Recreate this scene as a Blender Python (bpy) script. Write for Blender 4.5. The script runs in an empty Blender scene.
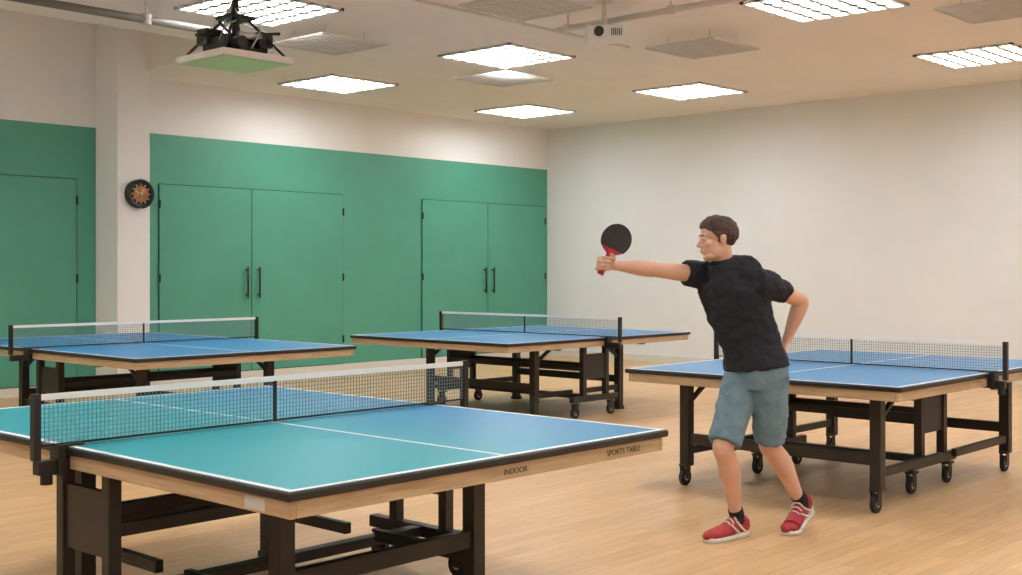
import bpy, bmesh, math, random
from mathutils import Vector, Matrix, noise
random.seed(4)
CLOSE=False
S=bpy.context.scene
COL=S.collection
try:
    S.view_settings.view_transform='Standard'
except Exception: pass

# ------------------------------------------------------------ materials
def mat(name,col,rough=.5,metal=0,noise_amt=0,nscale=8,bump=0,bscale=60,spec=.5,emit=None,estr=0,stretch=None,col2=None):
    m=bpy.data.materials.new(name); m.use_nodes=True
    nt=m.node_tree; b=nt.nodes['Principled BSDF']
    b.inputs['Base Color'].default_value=(*col,1); b.inputs['Roughness'].default_value=rough
    b.inputs['Metallic'].default_value=metal
    b.inputs['Specular IOR Level'].default_value=spec
    if emit:
        b.inputs['Emission Color'].default_value=(*emit,1); b.inputs['Emission Strength'].default_value=estr
    tc=nt.nodes.new('ShaderNodeTexCoord'); mp=nt.nodes.new('ShaderNodeMapping')
    nt.links.new(tc.outputs['Object'],mp.inputs[0])
    if stretch: mp.inputs['Scale'].default_value=stretch
    if noise_amt or col2:
        n=nt.nodes.new('ShaderNodeTexNoise'); n.inputs['Scale'].default_value=nscale; n.inputs['Detail'].default_value=4
        nt.links.new(mp.outputs[0],n.inputs['Vector'])
        r=nt.nodes.new('ShaderNodeValToRGB')
        a=col2 if col2 else tuple(c*(1-noise_amt) for c in col)
        r.color_ramp.elements[0].color=(*a,1); r.color_ramp.elements[1].color=(*col,1)
        r.color_ramp.elements[0].position=.35; r.color_ramp.elements[1].position=.65
        nt.links.new(n.outputs['Fac'],r.inputs[0]); nt.links.new(r.outputs[0],b.inputs['Base Color'])
    if bump:
        n2=nt.nodes.new('ShaderNodeTexNoise'); n2.inputs['Scale'].default_value=bscale
        nt.links.new(mp.outputs[0],n2.inputs['Vector'])
        bp=nt.nodes.new('ShaderNodeBump'); bp.inputs['Strength'].default_value=bump; bp.inputs['Distance'].default_value=.01
        nt.links.new(n2.outputs['Fac'],bp.inputs['Height']); nt.links.new(bp.outputs[0],b.inputs['Normal'])
    return m

M_wall=mat('white_paint',(.88,.87,.85),.75,noise_amt=.03,nscale=1.2,bump=.05,bscale=90)
M_wallr=mat('offwhite_paint',(.83,.845,.855),.75,noise_amt=.03,nscale=1.2,bump=.05,bscale=90)
M_ceil=mat('ceiling_paint',(.87,.81,.75),.85,noise_amt=.03,nscale=2)
M_green=mat('green_paint',(.085,.35,.25),.45,noise_amt=.07,nscale=1.5,bump=.05,bscale=70)
M_greend=mat('green_gap',(.02,.10,.07),.7,noise_amt=.1)
M_base=mat('baseboard_paint',(.72,.69,.63),.5,noise_amt=.03)
M_black=mat('black_steel',(.018,.016,.015),.42,noise_amt=.25,nscale=10,spec=.4)
M_brown=mat('dark_bronze_steel',(.034,.026,.021),.45,noise_amt=.3,nscale=6,spec=.4)
M_rub=mat('rubber',(.02,.02,.022),.75,noise_amt=.2)
M_metal=mat('brushed_metal',(.55,.55,.54),.3,metal=1,noise_amt=.1)
M_line=mat('white_line_paint',(.85,.87,.88),.45,noise_amt=.02)
M_wood=mat('apron_wood',(.56,.41,.25),.5,col2=(.44,.31,.18),nscale=5,stretch=(1,1,14))
M_blue=mat('blue_table_paint',(.025,.22,.48),.38,noise_amt=.06,nscale=2,bump=.02,bscale=300)
M_label=mat('label_ink',(.06,.045,.035),.6,noise_amt=.1)
M_stick=mat('paper_sticker',(.6,.6,.58),.6,noise_amt=.05)
M_net=mat('net_cord',(.20,.26,.28),.8,noise_amt=.1)
M_tape=mat('net_tape',(.85,.85,.83),.6,noise_amt=.03)
M_panel=mat('lit_diffuser',(.9,.9,.88),.5,noise_amt=.02,emit=(.955,.98,1.0),estr=26)
M_whitem=mat('white_enamel',(.82,.80,.76),.4,noise_amt=.02)
M_grey=mat('grey_grille',(.70,.66,.62),.6,noise_amt=.08)
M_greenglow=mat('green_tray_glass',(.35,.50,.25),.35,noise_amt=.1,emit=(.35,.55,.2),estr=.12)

def teal_spill():  # teal end is green-wall reflected light painted into the blue table colour
    m=bpy.data.materials.new('blue_table_green_spill'); m.use_nodes=True; nt=m.node_tree; b=nt.nodes['Principled BSDF']
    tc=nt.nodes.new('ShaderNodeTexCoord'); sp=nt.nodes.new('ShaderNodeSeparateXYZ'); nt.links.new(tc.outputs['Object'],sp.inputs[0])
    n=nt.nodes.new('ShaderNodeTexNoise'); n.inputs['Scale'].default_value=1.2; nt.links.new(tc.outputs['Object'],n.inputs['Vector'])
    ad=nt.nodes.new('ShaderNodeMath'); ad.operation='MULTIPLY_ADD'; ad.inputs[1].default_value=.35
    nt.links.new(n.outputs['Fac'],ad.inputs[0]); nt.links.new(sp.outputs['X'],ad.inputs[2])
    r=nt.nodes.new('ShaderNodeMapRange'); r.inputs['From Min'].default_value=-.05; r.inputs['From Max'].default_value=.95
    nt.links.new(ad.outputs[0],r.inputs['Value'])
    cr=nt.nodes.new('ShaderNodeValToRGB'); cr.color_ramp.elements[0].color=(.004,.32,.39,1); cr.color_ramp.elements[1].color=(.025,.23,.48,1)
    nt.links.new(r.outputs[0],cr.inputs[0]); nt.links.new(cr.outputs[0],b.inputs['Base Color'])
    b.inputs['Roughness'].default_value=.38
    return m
M_teal_spill=teal_spill()

def floor_mat():
    m=bpy.data.materials.new('wood_plank_floor'); m.use_nodes=True; nt=m.node_tree; b=nt.nodes['Principled BSDF']
    tc=nt.nodes.new('ShaderNodeTexCoord')
    br=nt.nodes.new('ShaderNodeTexBrick'); br.inputs['Scale'].default_value=1
    br.inputs['Brick Width'].default_value=.75; br.inputs['Row Height'].default_value=.085
    br.inputs['Mortar Size'].default_value=.0022; br.inputs['Mortar Smooth'].default_value=.5
    br.inputs['Color1'].default_value=(.69,.44,.225,1); br.inputs['Color2'].default_value=(.60,.37,.18,1); br.inputs['Mortar'].default_value=(.42,.26,.13,1)
    br.offset=.37; br.offset_frequency=2
    nt.links.new(tc.outputs['Object'],br.inputs['Vector'])
    mp=nt.nodes.new('ShaderNodeMapping'); mp.inputs['Scale'].default_value=(1.5,22,1); nt.links.new(tc.outputs['Object'],mp.inputs[0])
    n=nt.nodes.new('ShaderNodeTexNoise'); n.inputs['Scale'].default_value=2.5; n.inputs['Detail'].default_value=5; nt.links.new(mp.outputs[0],n.inputs['Vector'])
    mr=nt.nodes.new('ShaderNodeMapRange'); mr.inputs['From Min'].default_value=.3; mr.inputs['From Max'].default_value=.7; mr.inputs['To Min'].default_value=.88; mr.inputs['To Max'].default_value=1.06
    nt.links.new(n.outputs['Fac'],mr.inputs['Value'])
    mx=nt.nodes.new('ShaderNodeMix'); mx.data_type='RGBA'; mx.blend_type='MULTIPLY'; mx.inputs['Factor'].default_value=1
    nt.links.new(br.outputs['Color'],mx.inputs['A']); nt.links.new(mr.outputs[0],mx.inputs['B'])
    nt.links.new(mx.outputs['Result'],b.inputs['Base Color'])
    b.inputs['Roughness'].default_value=.42; b.inputs['Specular IOR Level'].default_value=.4
    return m
M_floor=floor_mat()

# ------------------------------------------------------------ helpers
def empty(name,loc=(0,0,0),rz=0):
    e=bpy.data.objects.new(name,None); COL.objects.link(e); e.location=loc; e.rotation_euler=(0,0,rz); e.empty_display_size=.1
    return e
def newobj(name,bm,mats,parent=None,smooth=False):
    me=bpy.data.meshes.new(name); bmesh.ops.recalc_face_normals(bm,faces=bm.faces); bm.to_mesh(me); bm.free()
    for m in (mats if isinstance(mats,(list,tuple)) else [mats]): me.materials.append(m)
    if smooth:
        for p in me.polygons: p.use_smooth=True
    o=bpy.data.objects.new(name,me); COL.objects.link(o)
    if parent: o.parent=parent
    return o
def box(bm,x0,x1,y0,y1,z0,z1,mi=0):
    v=[bm.verts.new(p) for p in ((x0,y0,z0),(x1,y0,z0),(x1,y1,z0),(x0,y1,z0),(x0,y0,z1),(x1,y0,z1),(x1,y1,z1),(x0,y1,z1))]
    for f in ((0,3,2,1),(4,5,6,7),(0,1,5,4),(1,2,6,5),(2,3,7,6),(3,0,4,7)):
        fc=bm.faces.new([v[i] for i in f]); fc.material_index=mi
def cbox(bm,c,s,mi=0): box(bm,c[0]-s[0]/2,c[0]+s[0]/2,c[1]-s[1]/2,c[1]+s[1]/2,c[2]-s[2]/2,c[2]+s[2]/2,mi)
def boxobj(name,x0,x1,y0,y1,z0,z1,m,parent=None,bevel=0):
    bm=bmesh.new(); box(bm,x0,x1,y0,y1,z0,z1); o=newobj(name,bm,m,parent)
    if bevel:
        b=o.modifiers.new('bevel','BEVEL'); b.width=bevel; b.segments=2
    return o
def beam(bm,p,q,r,n=4,mi=0,smooth=False):
    p=Vector(p);q=Vector(q);d=(q-p).normalized()
    up=Vector((0,0,1)) if abs(d.z)<.9 else Vector((1,0,0))
    a=d.cross(up).normalized(); b=d.cross(a).normalized()
    rr=r*(1.414 if n==4 else 1); off=math.pi/4 if n==4 else 0
    R=[[bm.verts.new(c+(a*math.cos(off+2*math.pi*i/n)+b*math.sin(off+2*math.pi*i/n))*rr) for i in range(n)] for c in (p,q)]
    for i in range(n):
        f=bm.faces.new((R[0][i],R[0][(i+1)%n],R[1][(i+1)%n],R[1][i])); f.material_index=mi; f.smooth=smooth
    for k in R:
        f=bm.faces.new(k); f.material_index=mi
def crom(a,b,c,d,t):
    return .5*((2*b)+(c-a)*t+(2*a-5*b+4*c-d)*t*t+(3*b-a-3*c+d)*t*t*t)
def loft(bm,secs,n=24,sub=4,cap='dome',mi=0):
    """secs: (center, a, b, dirA)"""
    S_=[(Vector(s[0]),float(s[1]),float(s[2]),Vector(s[3] if len(s)>3 else (1,0,0))) for s in secs]
    L=len(S_); out=[]
    for i in range(L-1):
        g=[S_[max(i-1,0)],S_[i],S_[i+1],S_[min(i+2,L-1)]]
        for k in range(sub):
            t=k/sub
            out.append(tuple(crom(g[0][j],g[1][j],g[2][j],g[3][j],t) for j in range(4)))
    out.append(S_[-1])
    tang=[]
    for i in range(len(out)):
        a=out[max(i-1,0)][0]; b=out[min(i+1,len(out)-1)][0]; tang.append((b-a).normalized())
    full=[]
    def dome(o,t,sgn):
        rr=min(o[1],o[2]); rs=[]
        for ang in (30,55,78):
            A=math.radians(ang); rs.append(((o[0]+t*sgn*rr*math.sin(A)),o[1]*math.cos(A),o[2]*math.cos(A),o[3],t))
        return rs
    if cap=='dome': full+=dome(out[0],tang[0],-1)[::-1]
    full+=[(*o,t) for o,t in zip(out,tang)]
    if cap=='dome': full+=dome(out[-1],tang[-1],1)
    rings=[]
    for c,a,b,A,t in full:
        A=(A-t*A.dot(t))
        if A.length<1e-4: A=t.orthogonal()
        A.normalize(); B=t.cross(A).normalized()
        rings.append([bm.verts.new(c+A*a*math.cos(2*math.pi*i/n)+B*b*math.sin(2*math.pi*i/n)) for i in range(n)])
    for r0,r1 in zip(rings,rings[1:]):
        for i in range(n):
            f=bm.faces.new((r0[i],r0[(i+1)%n],r1[(i+1)%n],r1[i])); f.material_index=mi
    bm.faces.new(rings[0]).material_index=mi; bm.faces.new(rings[-1]).material_index=mi
def tube(bm,pts,rad,**k):
    loft(bm,[(p,r,r,(.31,.83,.46)) for p,r in zip(pts,rad)],**k)
def ball(bm,c,r,M=None,seg=20,rot=None,mi=0):
    if not isinstance(r,(tuple,list)): r=(r,r,r)
    m=Matrix.Translation(Vector(c))
    if rot is not None: m=m@rot
    m=m@Matrix.Diagonal((*r,1))
    if M is not None: m=M@m
    res=bmesh.ops.create_uvsphere(bm,u_segments=seg,v_segments=seg//2+2,radius=1,matrix=m)
    for v in res['verts']:
        for f in v.link_faces: f.material_index=mi
def remesh(o,vox,it,fac=.5):
    m=o.modifiers.new('remesh','REMESH'); m.mode='VOXEL'; m.voxel_size=vox; m.use_smooth_shade=True
    s=o.modifiers.new('smooth','SMOOTH'); s.factor=fac; s.iterations=it

# ------------------------------------------------------------ room  (X along green wall, Y toward it)
UX0,UX1,VY0,VY1=-3.5,14.93,-4.0,13.0
HC=3.71; HT=4.25
SU,SV=7.3,10.5
boxobj('floor',UX0,UX1,VY0,VY1,-.1,0,M_floor)
bm=bmesh.new(); box(bm,UX0,UX1,VY0,SV,HC,HT); box(bm,SU,UX1,SV,VY1,HC,HT); box(bm,UX0,UX1,VY0,VY1,HT,HT+.1)
newobj('ceiling',bm,M_ceil)
GZ=3.05
bm=bmesh.new(); box(bm,UX0,UX1,VY1,VY1+.15,0,GZ,0); box(bm,UX0,UX1,VY1,VY1+.15,GZ,HT,1)
newobj('wall_green',bm,[M_green,M_wall])
boxobj('wall_right',UX1,UX1+.15,VY0,VY1,0,HT,M_wallr)
boxobj('wall_left',UX0-.15,UX0,VY0,VY1,0,HT,M_wall)
boxobj('wall_back',UX0,UX1,VY0-.15,VY0,0,HT,M_wall)
boxobj('baseboard_right',UX1-.02,UX1,VY0,VY1,0,.10,M_base)
boxobj('baseboard_green',UX0,UX1-.02,VY1-.02,VY1,0,.10,M_base)
boxobj('column',6.95,7.36,12.5,13,0,HT,M_wall,bevel=.01)
boxobj('trim_column_base',6.93,7.38,12.48,13,0,.10,M_base)

def door(i,u0,u1,seam):
    e=empty('door_%d'%i,(0,VY1,0))
    zt=2.45
    bm=bmesh.new()
    g=.012
    box(bm,u0,u1,-.012,-.001,.1,zt,1)
    for a,b in ((u0+g,seam-g/2),(seam+g/2,u1-g)):
        box(bm,a,b,-.022,-.003,.11,zt-g,0)
    o=newobj('leaves',bm,[M_green,M_greend],e); b=o.modifiers.new('bevel','BEVEL'); b.width=.003
    bm=bmesh.new()
    for x in (seam-.09,seam+.09):
        beam(bm,(x,-.075,1.04),(x,-.075,1.44),.014,n=10,smooth=True)
        for z in (1.08,1.40): beam(bm,(x,-.075,z),(x,-.02,z),.010,n=8)
    newobj('handles',bm,M_black,e)
    bm=bmesh.new()
    for x in (u0+.01,u1-.01):
        for z in (.45,1.3,2.2): beam(bm,(x,-.03,z-.05),(x,-.03,z+.05),.012,n=8)
    newobj('hinges',bm,M_black,e)
door(1,3.85,6.72,5.28); door(2,7.76,10.62,9.10); door(3,12.10,14.86,13.5)

# ------------------------------------------------------------ ceiling lights
def light_panel(u,v,z=HC):
    e=empty('ceiling_light_panel',(u,v,z)); s=.525
    bm=bmesh.new(); box(bm,-s+.03,s-.03,-s+.03,s-.03,-.012,-.004); newobj('diffuser',bm,M_panel,e)
    bm=bmesh.new()
    for a in (-1,1):
        box(bm,min(a*s,a*(s-.035)),max(a*s,a*(s-.035)),-s,s,-.024,0)
        box(bm,-s,s,min(a*s,a*(s-.035)),max(a*s,a*(s-.035)),-.024,0)
    n=6; w=.026
    for i in range(1,n):
        p=-s+2*s*i/n; box(bm,p-w,p+w,-s,s,-.022,-.008); box(bm,-s,s,p-w,p+w,-.022,-.008)
    newobj('louver_frame',bm,M_whitem,e)
for u in (-.3,3.0,6.25,9.45,12.9):
    for v in (-2.0,1.6,5.05,8.8,11.65):
        if u<7.3 and v>10.5:
            if u<5: light_panel(u,11.75,HT)  # added panels, out of view in the slot, to brighten white wall and column
            continue
        light_panel(u,v)
def vent(u,v):
    e=empty('ceiling_air_grille',(u,v,HC)); s=.40; z=-.12
    bm=bmesh.new()
    for a in (-1,1):
        beam(bm,(a*s,-s,z),(a*s,s,z),.008); beam(bm,(-s,a*s,z),(s,a*s,z),.008)
    for i in range(1,14):
        p=-s+2*s*i/14; beam(bm,(p,-s,z),(p,s,z),.005)
    for i in range(1,4):
        p=-s+2*s*i/4; beam(bm,(-s,p,z+.008),(s,p,z+.008),.004)
    for a in (-1,1):
        for b in (-1,1): beam(bm,(a*s*.6,b*s*.6,z),(a*s*.6,b*s*.6,0),.006,n=6)
    newobj('slatted_grille',bm,M_grey,e)
for p in ((7.35,9.2),(10.05,9.4),(10.0,6.67),(7.4,6.66),(10.2,3.83)): vent(*p)

def pipe(name,p,q,r,m,rods):
    e=empty(name,p); q=Vector(q)-Vector(p)
    bm=bmesh.new(); beam(bm,(0,0,0),q,r,n=12,smooth=True); newobj('rail',bm,m,e)
    bm=bmesh.new()
    for t in rods:
        c=q*t; beam(bm,c,(c.x,c.y,HC-p[2]),.009,n=6); beam(bm,c+Vector((0,0,-r*1.2)),c+Vector((0,0,r*1.3)),r*1.25,n=12)
    newobj('hangers',bm,M_grey,e)
pipe('ceiling_rail',(2.0,9.3,3.55),(6.3,9.3,3.55),.035,mat('dark_rail_paint',(.16,.14,.12),.5,noise_amt=.1),(.1,.45,.8,.98))
pipe('ceiling_rail',(8.3,4.6,3.58),(8.3,7.1,3.58),.028,M_grey,(.05,.5,.95))
pipe('ceiling_rail',(6.4,7.2,3.60),(9.5,7.2,3.60),.014,M_grey,(.1,.5,.9))

# projector under ceiling
e=empty('ceiling_projector',(8.1,6.4,3.42),math.radians(-47))
o=boxobj('body',-.17,.17,-.13,.13,-.06,.06,M_whitem,e,.02)
bm=bmesh.new(); beam(bm,(-.06,-.12,0),(-.06,-.165,0),.042,n=20,smooth=True); newobj('lens',bm,M_black,e)
bm=bmesh.new(); beam(bm,(0,0,.05),(0,0,.29),.02,n=10); cbox(bm,(0,0,.07),(.16,.12,.015)); cbox(bm,(0,0,.285),(.14,.14,.012))
newobj('mount',bm,M_grey,e)
bm=bmesh.new()
for i in range(6): cbox(bm,(.05+.016*i,-.131,0),(.008,.006,.06))
newobj('exhaust_slots',bm,M_black,e)

# suspended camera/lighting rig
e=empty('hanging_projector_rig',(5.49,8.05,3.03))
bm=bmesh.new(); box(bm,-.33,.33,-.33,.33,.0,.05); o=newobj('tray',bm,M_grey,e)
boxobj('glass',-.30,.30,-.30,.30,-.006,.002,M_greenglow,e)
bm=bmesh.new()
cbox(bm,(0,0,.12),(.40,.30,.13)); cbox(bm,(-.16,.12,.20),(.14,.14,.12)); cbox(bm,(.17,-.1,.19),(.12,.16,.12))
beam(bm,(-.1,-.12,.13),(-.1,-.25,.13),.05,n=16); beam(bm,(.1,-.12,.15),(.1,-.22,.15),.035,n=16)
for a in (-1,1):
    for b in (-1,1):
        beam(bm,(a*.28,b*.28,.05),(a*.06,b*.06,.36),.011,n=6)
beam(bm,(0,0,.1),(0,0,.68),.028,n=10)
cbox(bm,(0,0,.36),(.22,.22,.03))
beam(bm,(-.30,.1,.2),(.34,-.12,.27),.013,n=6); beam(bm,(-.28,-.2,.26),(.25,.25,.2),.012,n=6)
newobj('machinery',bm,M_black,e)
bm=bmesh.new()
for k in range(7):
    a=random.uniform(0,6.28); r=random.uniform(.15,.32)
    P=[(r*math.cos(a),r*math.sin(a),.1),(r*1.15*math.cos(a+.4),r*1.15*math.sin(a+.4),.26),(.1*math.cos(a+.9),.1*math.sin(a+.9),.34),(0,.03,.5)]
    tube(bm,P,[.006]*4,n=6,cap='flat')
cbox(bm,(0,0,.665),(.3,.3,.03)); cbox(bm,(.02,-.16,.20),(.2,.05,.05))
newobj('cables_and_plate',bm,M_metal,e,True)

# wall clock on the column
e=empty('wall_clock',(7.20,12.5,2.27))
bm=bmesh.new(); beam(bm,(0,0,0),(0,-.07,0),.165,n=40,smooth=True); newobj('housing',bm,M_black,e)
bm=bmesh.new()
N=40
for k in range(N):
    a0=2*math.pi*k/N;a1=2*math.pi*(k+1)/N
    pr=[(.165,-.07),(.168,-.085),(.155,-.092),(.135,-.085),(.125,-.071)]
    for (r0,y0),(r1,y1) in zip(pr,pr[1:]):
        bm.faces.new([bm.verts.new((r*math.cos(a),y,r*math.sin(a))) for r,y,a in ((r0,y0,a0),(r0,y0,a1),(r1,y1,a1),(r1,y1,a0))])
newobj('rim',bm,M_black,e,True)
bm=bmesh.new(); beam(bm,(0,-.069,0),(0,-.074,0),.095,n=32); newobj('amber_dial',bm,mat('amber_dial',(.50,.22,.06),.4,col2=(.25,.10,.03),nscale=14),e)
bm=bmesh.new()
beam(bm,(0,-.08,0),(.04,-.08,.06),.005); beam(bm,(0,-.082,0),(-.075,-.082,.03),.004); ball(bm,(0,-.08,0),.014)
for k in range(12):
    a=k*math.pi/6; beam(bm,(.10*math.sin(a),-.074,.10*math.cos(a)),(.118*math.sin(a),-.074,.118*math.cos(a)),.004)
newobj('hands_and_marks',bm,mat('cream_marks',(.8,.72,.5),.5,noise_amt=.05),e)

# ------------------------------------------------------------ table tennis table
def net_mesh(xl,xr,h):
    nx=int((xr-xl)/.0165); nz=int(h/.0165)
    bm=bmesh.new(); dx=(xr-xl)/nx; dz=h/nz; t=.0011
    for i in range(nx+1):
        x=xl+i*dx; box(bm,x-t,x+t,-t,t,0,h)
    for k in range(nz+1):
        z=k*dz; box(bm,xl,xr,-t,t,z-t,z+t)
    return bm
def caster(bm,x,y,r=.055):
    beam(bm,(x-.014,y+.02,r),(x+.014,y+.02,r),r,n=18,mi=1,smooth=False)
    beam(bm,(x-.016,y+.02,r),(x+.016,y+.02,r),r*.45,n=12,mi=2)
    for s in (-1,1): box(bm,x+s*.022-.003,x+s*.022+.003,y-.01,y+.045,r-.01,2*r+.025,0)
    box(bm,x-.03,x+.03,y-.03,y+.05,2*r+.015,2*r+.03,0)
    beam(bm,(x,y,2*r+.02),(x,y,2*r+.07),.014,n=8,mi=0)
def table(cx,cy,W,L,rz=0,surf=M_blue,inset=.65,loff=.48,troff=.85,wheels_on_legs=False,labels=False,OL=.15,OR=.15):
    e=empty('table_tennis_table',(cx,cy,0),rz)
    T=.76; hw=W/2; hl=L/2
    bm=bmesh.new()
    for s in (-1,1):
        a,b=sorted((s*.003,s*hl)); box(bm,-hw,hw,a,b,T-.028,T)
    o=newobj('table_edge',bm,M_black,e); bv=o.modifiers.new('b','BEVEL'); bv.width=.008; bv.segments=3
    bm=bmesh.new()
    for s in (-1,1):
        a,b=sorted((s*.006,s*(hl-.010))); box(bm,-hw+.010,hw-.010,a,b,T-.004,T+.001)
    newobj('playing_surface',bm,surf,e)
    bm=bmesh.new(); z0,z1=T-.003,T+.0022; g=.012;w=.022
    for s in (-1,1):
        a,b=sorted((s*.006,s*(hl-g)))
        box(bm,-hw+g,-hw+g+w,a,b,z0,z1); box(bm,hw-g-w,hw-g,a,b,z0,z1); box(bm,-.007,.007,a,b,z0,z1)
        a,b=sorted((s*(hl-g-w),s*(hl-g))); box(bm,-hw+g+w,hw-g-w,a,b,z0,z1)
    newobj('white_lines',bm,M_line,e)
    bm=bmesh.new(); i=.018; th=.022; zb=T-.082; zt=T-.026
    for s in (-1,1):
        a,b=sorted((s*.02,s*(hl-i)))
        box(bm,-hw+i,-hw+i+th,a,b,zb,zt); box(bm,hw-i-th,hw-i,a,b,zb,zt)
        a,b=sorted((s*(hl-i-th),s*(hl-i))); box(bm,-hw+i+th,hw-i-th,a,b,zb,zt)
        a,b=sorted((s*.02,s*(.02+th))); box(bm,-hw+i+th,hw-i-th,a,b,zb,zt)
    o=newobj('wood_apron',bm,M_wood,e); bv=o.modifiers.new('b','BEVEL'); bv.width=.003
    # undercarriage
    bm=bmesh.new()
    for s in (-1,1):
        y=s*(hl-inset)
        for q in (-1,1):
            x=q*loff
            z0=.13 if wheels_on_legs else .0
            box(bm,x-.034,x+.034,y-.034,y+.034,z0,zt-.01)
            if wheels_on_legs: caster(bm,x,y)
            else: box(bm,x-.042,x+.042,y-.042,y+.042,0,.03,1)
            beam(bm,(x,y,.52),(x,y-s*.33,zt-.02),.014)
        box(bm,-loff,loff,y-.02,y+.02,.27,.34)
        box(bm,-hw+.05,hw-.05,y-.025,y+.025,zt-.07,zt-.012)
        for q in (-1,1):
            x=q*loff
            a,b=sorted((y,s*.10)); box(bm,x-.018,x+.018,a,b,.20,.25)
            x=q*(hw-.09); a,b=sorted((s*.1,s*(hl-.06))); box(bm,x-.02,x+.02,a,b,zt-.055,zt-.02)
    tx=min(troff,hw-.1)
    for q in (-1,1):
        for s in (-1,1):
            y=s*.17
            box(bm,q*tx-.026,q*tx+.026,y-.026,y+.026,.15,zt-.01)
            caster(bm,q*tx,s*.27)
        box(bm,q*tx-.028,q*tx+.028,-.34,.34,.15,.205)
        box(bm,q*tx-.014,q*tx+.014,-.15,.15,.36,.60)
    box(bm,-tx,tx,-.03,.03,.155,.20); box(bm,-tx,tx,-.19,-.15,.44,.49); box(bm,-tx,tx,.15,.19,.44,.49)
    o=newobj('undercarriage',bm,[M_brown,M_rub,M_metal],e); bv=o.modifiers.new('b','BEVEL'); bv.width=.003
    nh=.165; zn=T+.010; xl=-(hw+OL); xr=hw+OR
    bm=net_mesh(xl,xr,nh)
    n=newobj('net_mesh',bm,M_net,e); n.location=(0,0,zn)
    bm=bmesh.new()
    box(bm,xl,xr,-.004,.004,zn+nh-.002,zn+nh+.020); newobj('net_tape',bm,M_tape,e)
    bm=bmesh.new(); box(bm,xl,xr,-.0035,.0035,zn-.004,zn+.004); box(bm,-.006,.006,-.005,.005,zn-.006,zn+nh)
    for q,xe in ((-1,xl),(1,xr)):
        box(bm,xe-.013,xe+.013,-.016,.016,T-.04,zn+nh+.022)
        a,b=sorted((xe,q*(hw-.06))); box(bm,a,b,-.022,.022,T-.072-.02,T-.045)
        box(bm,min(q*(hw+.004),q*(hw+.03)),max(q*(hw+.004),q*(hw+.03)),-.035,.035,T-.10,T+.006)
        a,b=sorted((q*(hw+.03),q*(hw-.07))); box(bm,a,b,-.03,.03,T+.003,T+.010)
        beam(bm,(q*(hw+.06),0,T-.13),(q*(hw+.06),0,T-.08),.022,n=12)
        beam(bm,(q*(hw+.06),0,T-.09),(q*(hw+.06),0,T-.05),.008,n=8)
    newobj('net_posts',bm,M_black,e)
    if labels:
        def txt(s,x,z,size):
            c=bpy.data.curves.new('label','FONT'); c.body=s; c.size=size; c.extrude=.0006
            o=bpy.data.objects.new('label',c); COL.objects.link(o); o.parent=e; c.materials.append(M_label)
            o.location=(x,-hl+i-.001,z); o.rotation_euler=(math.pi/2,0,0)
        txt('SPORTS TABLE',hw-.38,T-.066,.032); txt('INDOOR',hw-.95,T-.066,.030)
        bm=bmesh.new(); box(bm,-hw+i-.0015,-hw+i,-hl+.14,-hl+.24,T-.074,T-.036)
        newobj('sticker',bm,M_stick,e)
    return e
R90=math.pi/2
table(3.025,4.15,1.87,2.70,0,M_teal_spill,inset=.65,loff=.48,troff=.85,labels=True,OL=.10,OR=.19)
table(7.50,3.81,1.88,2.56,R90,M_blue,inset=.30,loff=.66,troff=.55,wheels_on_legs=True,OL=.085,OR=.13)
table(8.98,8.12,2.12,2.78,R90,M_blue,inset=.75,loff=.7,troff=.9)
table(5.52,9.48,2.06,3.30,0,M_blue,inset=.65,loff=.6,troff=.85)

# ------------------------------------------------------------ player
M_skin=mat('skin',(.66,.39,.28),.5,noise_amt=.08,nscale=14,bump=.05,bscale=200)
M_shirt=mat('black_cotton',(.010,.013,.022),.85,noise_amt=.25,nscale=7,bump=.3,bscale=18)
M_denim=mat('light_denim',(.16,.25,.31),.85,col2=(.115,.19,.25),nscale=9,bump=.3,bscale=40)
M_hair=mat('brown_hair',(.065,.033,.020),.6,col2=(.03,.015,.009),nscale=60,stretch=(1,1,.3),bump=.6,bscale=120)
M_sock=mat('black_sock',(.012,.012,.014),.9,noise_amt=.2)
M_red=mat('red_shoe_fabric',(.42,.025,.035),.6,noise_amt=.25,nscale=30)
M_sole=mat('white_rubber_sole',(.70,.66,.62),.6,noise_amt=.05)
M_eye=mat('eye_white',(.42,.34,.30),.25,noise_amt=.02)
M_iris=mat('iris',(.03,.02,.015),.2,noise_amt=.1)
M_lip=mat('lips',(.50,.24,.19),.5,noise_amt=.1)
YAW=math.radians(-47.23)
PL=(5.458,3.376,0)
P=empty('table_tennis_player',PL,YAW)

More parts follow.
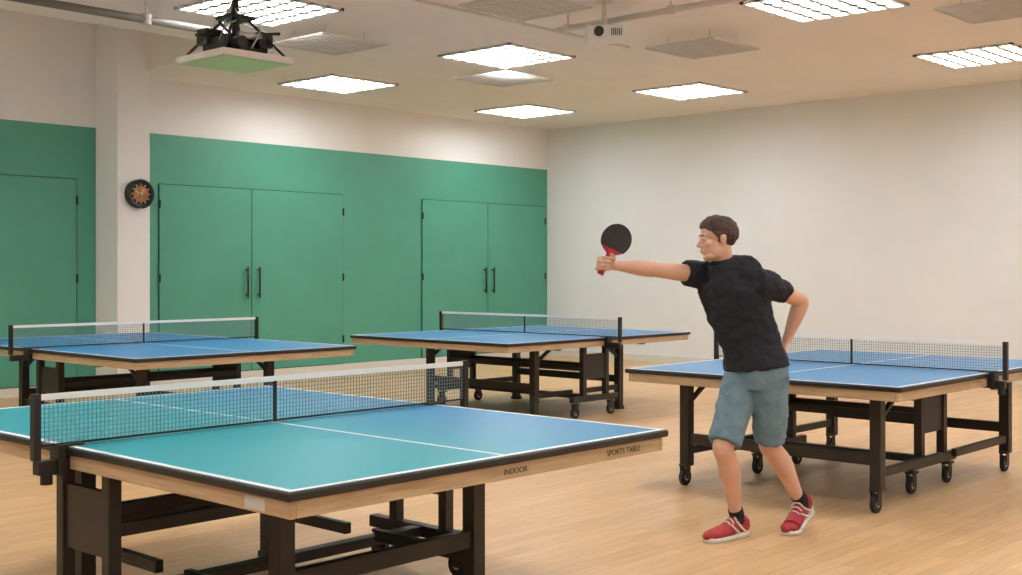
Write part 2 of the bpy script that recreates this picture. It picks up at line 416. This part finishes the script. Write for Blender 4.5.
# head frame
hf=Vector((-.985,-.13,-.07)).normalized(); hu=Vector((-.12,.0,1)); hr=hf.cross(hu).normalized(); hu=hr.cross(hf).normalized()
HO=Vector((-.152,-.02,1.562))
HM=Matrix(((hr.x,hf.x,hu.x,HO.x),(hr.y,hf.y,hu.y,HO.y),(hr.z,hf.z,hu.z,HO.z),(0,0,0,1)))
def H(p): return HM@Vector(p)
RZ=lambda a:Matrix.Rotation(math.radians(a),4,'Z')
RX=lambda a:Matrix.Rotation(math.radians(a),4,'X')
bm=bmesh.new()
ball(bm,(0,-.012,.030),(.073,.094,.080),HM,28)
ball(bm,(0,.028,-.028),(.058,.058,.080),HM,28)
ball(bm,(0,.052,-.093),(.028,.030,.020),HM)
for s in (-1,1):
    ball(bm,(s*.040,.005,-.062),(.020,.042,.034),HM)
    ball(bm,(s*.026,.035,-.085),(.022,.034,.018),HM)
    ball(bm,(s*.036,.053,-.022),(.022,.024,.022),HM)
    ball(bm,(s*.010,.091,-.033),(.008,.010,.007),HM,12)
    ball(bm,(s*.030,.072,.002),(.016,.012,.012),HM,14)
    ball(bm,(s*.075,-.010,-.008),(.007,.017,.028),HM,16,rot=RZ(s*-22)@RX(-12))
    ball(bm,(s*.079,-.016,.004),(.006,.018,.018),HM,16,rot=RZ(s*-22))
    ball(bm,(s*.024,.072,.022),(.024,.013,.007),HM,14)
ball(bm,(0,.078,-.058),(.024,.013,.018),HM)
tube(bm,[H((0,.076,.016)),H((0,.090,-.008)),H((0,.102,-.028))],[.0075,.0085,.0105],n=12)
# neck into trunk
tA=Vector((-.87,.5,0))
loft(bm,[(H((0,-.015,-.02)),.055,.06,tA),(H((0,-.022,-.075)),.053,.057,tA),((-.118,.0,1.44),.053,.054,tA),((-.10,.005,1.39),.07,.055,tA),((-.07,0,1.34),.10,.06,tA)],n=24)
loft(bm,[((-.07,0,1.34),.12,.06,tA),((-.045,0,1.25),.14,.075,tA),((.0,0,1.10),.13,.075,tA),((.05,0,.93),.135,.08,tA),((.062,0,.85),.14,.09,tA)],n=24)
# arms
SR=Vector((-.215,.075,1.375)); ER=Vector((-.478,-.06,1.402)); WR=Vector((-.716,-.200,1.426))
SL=Vector((.100,-.080,1.325)); EL=Vector((.310,.055,1.235)); WL=Vector((.238,.085,1.025))
lerp=lambda a,b,t:a.lerp(b,t)
def arm(bm,S0,E0,W0):
    tube(bm,[S0-Vector((S0.x+.07,S0.y,0))*.45,lerp(S0,E0,.08),lerp(S0,E0,.45),lerp(S0,E0,.8),E0,lerp(E0,W0,.22),lerp(E0,W0,.5),lerp(E0,W0,.8),W0],
         [.034,.040,.046,.041,.039,.043,.037,.028,.025],n=18)
arm(bm,SR,ER,WR); arm(bm,SL,EL,WL)
# right hand gripping handle
h=Vector((-.82,-.57,.06)).normalized(); pn=Vector((.57,-.82,0)); tt=h.cross(pn)
if tt.z<0: tt=-tt
ax=Vector((.42,-.05,.9)).normalized(); C=Vector((-.755,-.262,1.432))
loft(bm,[(WR,.026,.019,tt),(WR+h*.03,.033,.017,tt),(WR+h*.06,.040,.016,tt),(WR+h*.083,.041,.014,tt)],n=18)
fl=[1.0,1.06,1.0,.85]
for k,s in enumerate((.030,.010,-.010,-.029)):
    ci=C+ax*s; f=fl[k]
    pts=[WR+h*.070+tt*(s*1.0),ci+h*.021-pn*.022,ci+h*.033*f+pn*.003,ci+h*.017*f+pn*.027*f,ci-h*.008+pn*.026]
    tube(bm,pts,[.010,.0098,.0092,.0085,.0076],n=12,sub=3)
tube(bm,[WR+h*.018+tt*.018+pn*.006,C+ax*.026-h*.034+pn*.006,C+ax*.040-h*.016+pn*.020,C+ax*.050+h*.004+pn*.024],[.014,.0125,.0105,.009],n=12,sub=3)
# left hand on hip
h2=Vector((-.50,.22,-.84)).normalized(); n2=Vector((.85,.30,-.42)); n2=(n2-h2*n2.dot(h2)).normalized(); t2=h2.cross(n2).normalized()
if t2.y>0: t2=-t2
loft(bm,[(WL,.025,.020,t2),(WL+h2*.03,.034,.017,t2),(WL+h2*.06,.041,.015,t2),(WL+h2*.085,.040,.013,t2)],n=18)
for k,s in enumerate((.030,.010,-.010,-.029)):
    l=(.9,1.0,.95,.75)[k]; b=WL+h2*.078+t2*s
    tube(bm,[b-h2*.01,b+h2*.012,b+h2*.042*l-n2*.006,b+h2*.062*l-n2*.020,b+h2*.074*l-n2*.036],[.0095,.0095,.0088,.0082,.0072],n=12,sub=3)
tube(bm,[WL+h2*.02+t2*.020,WL+h2*.045+t2*.045,WL+h2*.072+t2*.056-n2*.01,WL+h2*.092+t2*.054-n2*.02],[.013,.012,.0105,.009],n=12,sub=3)
# legs
HR=Vector((-.005,.04,.84)); KR=Vector((-.135,-.12,.485)); AR=Vector((-.045,-.01,.105))
HL=Vector((.122,-.04,.84)); KL=Vector((.135,.03,.475)); AL=Vector((.330,.150,.155))
def leg(bm,H0,K0,A0,back):
    back=Vector(back)
    tube(bm,[lerp(H0,K0,-.08),lerp(H0,K0,.3),lerp(H0,K0,.75),K0,lerp(K0,A0,.13)+back*.008,lerp(K0,A0,.33)+back*.016,lerp(K0,A0,.6)+back*.008,lerp(K0,A0,.86),A0,A0-Vector((0,0,.04))],
         [.078,.076,.062,.056,.053,.057,.045,.034,.034,.036],n=22)
leg(bm,HR,KR,AR,(.7,.6,0)); leg(bm,HL,KL,AL,(.7,.6,.3))
body=newobj('skin_body',bm,M_skin,P,True); remesh(body,.0036,2)

# shirt
bm=bmesh.new()
fA=Vector((-.78,.62,0))
loft(bm,[((-.114,0,1.446),.070,.068,tA),((-.102,0,1.422),.112,.082,tA),((-.074,0,1.374),.172,.100,tA),((-.060,0,1.30),.186,.118,tA),((-.034,0,1.20),.176,.120,tA),
  ((.002,0,1.10),.164,.112,tA),((.030,0,1.02),.158,.114,tA),((.050,0,.945),.168,.124,fA),((.060,0,.885),.178,.134,fA)],n=36,cap='flat')
d=(ER-SR).normalized(); zA=Vector((0,0,1))
loft(bm,[(SR-d*.08,.055,.055,zA),(SR-d*.02,.072,.066,zA),(SR+d*.05,.070,.064,zA),(SR+d*.105,.068,.060,zA)],n=26,cap='flat')
d=(EL-SL).normalized()
loft(bm,[(SL-d*.08,.060,.060,zA),(SL-d*.02,.074,.068,zA),(SL+d*.06,.066,.060,zA),(SL+d*.13,.062,.058,zA)],n=26,cap='flat')
shirt=newobj('t_shirt',bm,M_shirt,P,True); remesh(shirt,.0065,7)
tx=bpy.data.textures.new('folds','CLOUDS'); tx.noise_scale=.07
dm=shirt.modifiers.new('folds','DISPLACE'); dm.texture=tx; dm.strength=.028; dm.mid_level=.42; dm.texture_coords='LOCAL'
bm=bmesh.new()
loft(bm,[((-.116,-.001,1.435),.066,.066,tA),((-.120,-.002,1.456),.060,.061,tA)],n=30,sub=2,cap='flat'); newobj('collar',bm,M_shirt,P,True)

# shorts
bm=bmesh.new()
loft(bm,[((.048,0,.955),.148,.105,fA),((.060,0,.90),.162,.118,fA),((.062,0,.84),.170,.124,fA),((.058,0,.775),.148,.112,fA)],n=36,cap='flat')
def sleg(H0,K0,r):
    return [(lerp(H0,K0,-.02),.095,.100,fA),(lerp(H0,K0,.3),.098,.100,fA),(lerp(H0,K0,.65),.090,.092,fA),(lerp(H0,K0,.95),r,r,fA)]
loft(bm,sleg(HR,KR,.088),n=28,cap='flat'); loft(bm,sleg(HL,KL,.080),n=28,cap='flat')
sh=newobj('denim_shorts',bm,M_denim,P,True); remesh(sh,.0065,5)
dm=sh.modifiers.new('folds','DISPLACE'); dm.texture=tx; dm.strength=.022; dm.mid_level=.5; dm.texture_coords='LOCAL'

# hair
bm=bmesh.new(); bmesh.ops.create_uvsphere(bm,u_segments=96,v_segments=64,radius=1)
for v in bm.verts:
    d=v.co.normalized()
    base=Vector((d.x*.080,d.y*.103-.018,d.z*.088+.032))
    y,z=base.y,base.z
    if z>.060: inh=True
    elif z>.045: inh=y<.055+(z-.045)*1.2
    elif z>.0: inh=y<.014+(z)*.80
    elif z>-.03: inh=y<.012 and (y>-.002 or y<-.036) and not (y>-.002 and z<-.018)
    else: inh=(y<-.036) and z>-.062
    nn=noise.noise(base*38)*.05+noise.noise(Vector((base.x*150,base.y*45,base.z*70)))*.045
    lift=.17*max(0,d.z)*max(0,.25+d.y)
    k=(1+nn+lift) if inh else .82
    v.co=Vector((d.x*.080*k,d.y*.103*k-.018,d.z*.088*k+.032))
bm.transform(HM)
hair=newobj('hair',bm,M_hair,P,True)
bm=bmesh.new()
for s in (-1,1): ball(bm,(s*.030,.083,.024),(.016,.005,.0032),HM,12,rot=RZ(s*-14))
newobj('eyebrows',bm,M_hair,P,True)
bm=bmesh.new()
for s in (-1,1): ball(bm,(s*.030,.0770,.002),(.0100,.0080,.0038),HM,16)
newobj('eyes',bm,M_eye,P,True)
bm=bmesh.new()
for s in (-1,1): ball(bm,(s*.030,.0832,.002),(.0042,.0028,.0036),HM,12)
newobj('irises',bm,M_iris,P,True)
bm=bmesh.new(); ball(bm,(0,.0870,-.0545),(.019,.0060,.0038),HM,14); ball(bm,(0,.0860,-.0630),(.017,.0062,.0045),HM,14)
newobj('lips',bm,M_lip,P,True)

# socks and shoes
bm=bmesh.new()
tube(bm,[AR-Vector((0,0,.03)),AR+Vector((0,0,.01)),lerp(AR,KR,.12)],[.042,.040,.039],cap='flat')
tube(bm,[AL-Vector((0,0,.03)),AL+Vector((0,0,.01)),lerp(AL,KL,.12)],[.042,.040,.039],cap='flat')
newobj('socks',bm,M_sock,P,True)
def shoe(name,ballp,dirv,th):
    dv=Vector((dirv[0],dirv[1],0)).normalized(); rt=Vector((dv.y,-dv.x,0)); th=math.radians(th)
    def f(p):
        x,y,z=p; y-=.15
        if y<0:
            c,s=math.cos(th),math.sin(th); y,z=y*c+z*s, -y*s+z*c
        return Vector((ballp[0],ballp[1],0))+rt*x+dv*y+Vector((0,0,max(z,0.001)))
    def add(bm,nm,m,mods=True):
        for v in bm.verts: v.co=f(v.co)
        o=newobj(name+'_'+nm,bm,m,P,True); return o
    X=Vector((1,0,0))
    pr=[(-.062,.026,.075),(-.045,.036,.098),(0,.040,.108),(.04,.041,.094),(.09,.046,.070),(.15,.050,.056),(.195,.044,.048),(.222,.026,.040)]
    bm=bmesh.new(); loft(bm,[((0,y,(t)/2+.012),w,t/2,X) for y,w,t in pr],n=24,sub=5); add(bm,'upper',M_red)
    bm=bmesh.new()
    out=[(-.075,.0),(-.066,.026),(-.045,.038),(0,.042),(.05,.042),(.10,.048),(.15,.054),(.195,.047),(.225,.028),(.236,0)]
    xs=[]
    for (y0,w0),(y1,w1) in zip(out,out[1:]):
        for k in range(4): xs.append((y0+(y1-y0)*k/4,w0+(w1-w0)*k/4))
    xs.append(out[-1])
    loopv=[(w,y) for y,w in xs]+[(-w,y) for y,w in xs[::-1][1:-1]]
    a=[bm.verts.new((x,y,0)) for x,y in loopv]; b=[bm.verts.new((x*1.02,y,.030 if y<.05 else .024)) for x,y in loopv]
    n=len(a)
    for k in range(n): bm.faces.new((a[k],a[(k+1)%n],b[(k+1)%n],b[k]))
    def fillcap(r):
        m=len(xs)
        for k in range(m-1):
            l0=r[k]; l1=r[k+1]; r0=r[(n-k)%n]; r1=r[(n-(k+1))%n]
            vs=[]
            for q in (l0,l1,r1,r0):
                if q not in vs: vs.append(q)
            if len(vs)>2: bm.faces.new(vs)
    fillcap(a); fillcap(b)
    add(bm,'sole',M_sole)
    bm=bmesh.new()
    for k in range(5):
        y=.035+k*.022; z=.118-.0125*k-.010*(k>2)
        tube(bm,[(-.030,y,z-.020),(-.012,y,z-.003),(.012,y,z-.003),(.030,y,z-.020)],[.004]*4,n=8)
    for s in (-1,1):
        tube(bm,[(s*.044,.03,.035),(s*.043,.055,.055),(s*.036,.075,.078)],[.006,.006,.005],n=8)
        tube(bm,[(s*.043,-.02,.035),(s*.042,.01,.06),(s*.036,.035,.09)],[.006,.006,.005],n=8)
    ball(bm,(0,.205,.026),(.034,.022,.018))
    add(bm,'laces_and_trim',M_sole)
d1=Vector((-.80,-.60,0)).normalized(); b1=Vector((AR.x,AR.y,0))+d1*.15
shoe('right_shoe',b1,d1,0)
d2=Vector((-.67,-.74,0)).normalized(); b2=Vector((AL.x,AL.y,0))+d2*.094
shoe('left_shoe',b2,d2,26)

# paddle
Q=empty('table_tennis_paddle',PL,YAW)
pnm=Vector((.12,-1,.0)); pnm=(pnm-ax*pnm.dot(ax)).normalized(); sx=ax.cross(pnm).normalized()
PM=Matrix(((sx.x,ax.x,pnm.x,C.x),(sx.y,ax.y,pnm.y,C.y),(sx.z,ax.z,pnm.z,C.z),(0,0,0,1)))
def outline(k=1.0,cut=None):
    pts=[]
    for i in range(48):
        a=2*math.pi*i/48; x=.078*k*math.sin(a); y=.082*k*math.cos(a)
        if y<-.05: x*=1-.25*min(1,(-y-.05)/.03)
        pts.append((x,y+.132))
    if cut is not None: pts=[(x,max(y,cut)) for x,y in pts]
    return pts
def slab(bm,pts,z0,z1):
    a=[bm.verts.new((x,y,z0)) for x,y in pts]; b=[bm.verts.new((x,y,z1)) for x,y in pts]; n=len(a)
    for k in range(n): bm.faces.new((a[k],a[(k+1)%n],b[(k+1)%n],b[k]))
    bm.faces.new(a); bm.faces.new(b)
M_pw=mat('paddle_wood',(.50,.04,.04),.5,noise_amt=.2,nscale=20)
M_redr=mat('red_rubber',(.55,.02,.03),.55,noise_amt=.1)
M_blkr=mat('black_rubber_sheet',(.02,.02,.024),.5,noise_amt=.1)
bm=bmesh.new(); slab(bm,outline(),-.003,.003); bm.transform(PM); newobj('blade',bm,M_pw,Q)
bm=bmesh.new(); slab(bm,outline(.99,.082),.003,.006); bm.transform(PM); newobj('front_rubber',bm,M_blkr,Q)
bm=bmesh.new(); slab(bm,outline(.99,.082),-.006,-.003); bm.transform(PM); newobj('back_rubber',bm,M_redr,Q)
bm=bmesh.new(); X=PM.to_3x3()@Vector((1,0,0))
loft(bm,[(PM@Vector((0,y,0)),w,.011,X) for y,w in ((-.060,.017),(-.05,.017),(-.01,.0135),(.035,.014),(.058,.020),(.080,.030))],n=20,cap='flat')
newobj('handle',bm,M_redr,Q,True)

# ------------------------------------------------------------ world, camera
w=bpy.data.worlds.new('world'); S.world=w; w.use_nodes=True
w.node_tree.nodes['Background'].inputs[0].default_value=(.8,.8,.8,1); w.node_tree.nodes['Background'].inputs[1].default_value=.5
cd=bpy.data.cameras.new('camera'); cam=bpy.data.objects.new('camera',cd); COL.objects.link(cam)
cam.location=(0,0,1.4); cam.rotation_euler=(math.pi/2,0,YAW)
cd.sensor_width=36; cd.lens=36*1200/1022; cd.shift_y=-17.5/1022; cd.clip_start=.05
if CLOSE:
    K=4; cd.lens*=K; cd.shift_x=K*(705-511)/1022; cd.shift_y=-K*(280-270)/1022
S.camera=cam
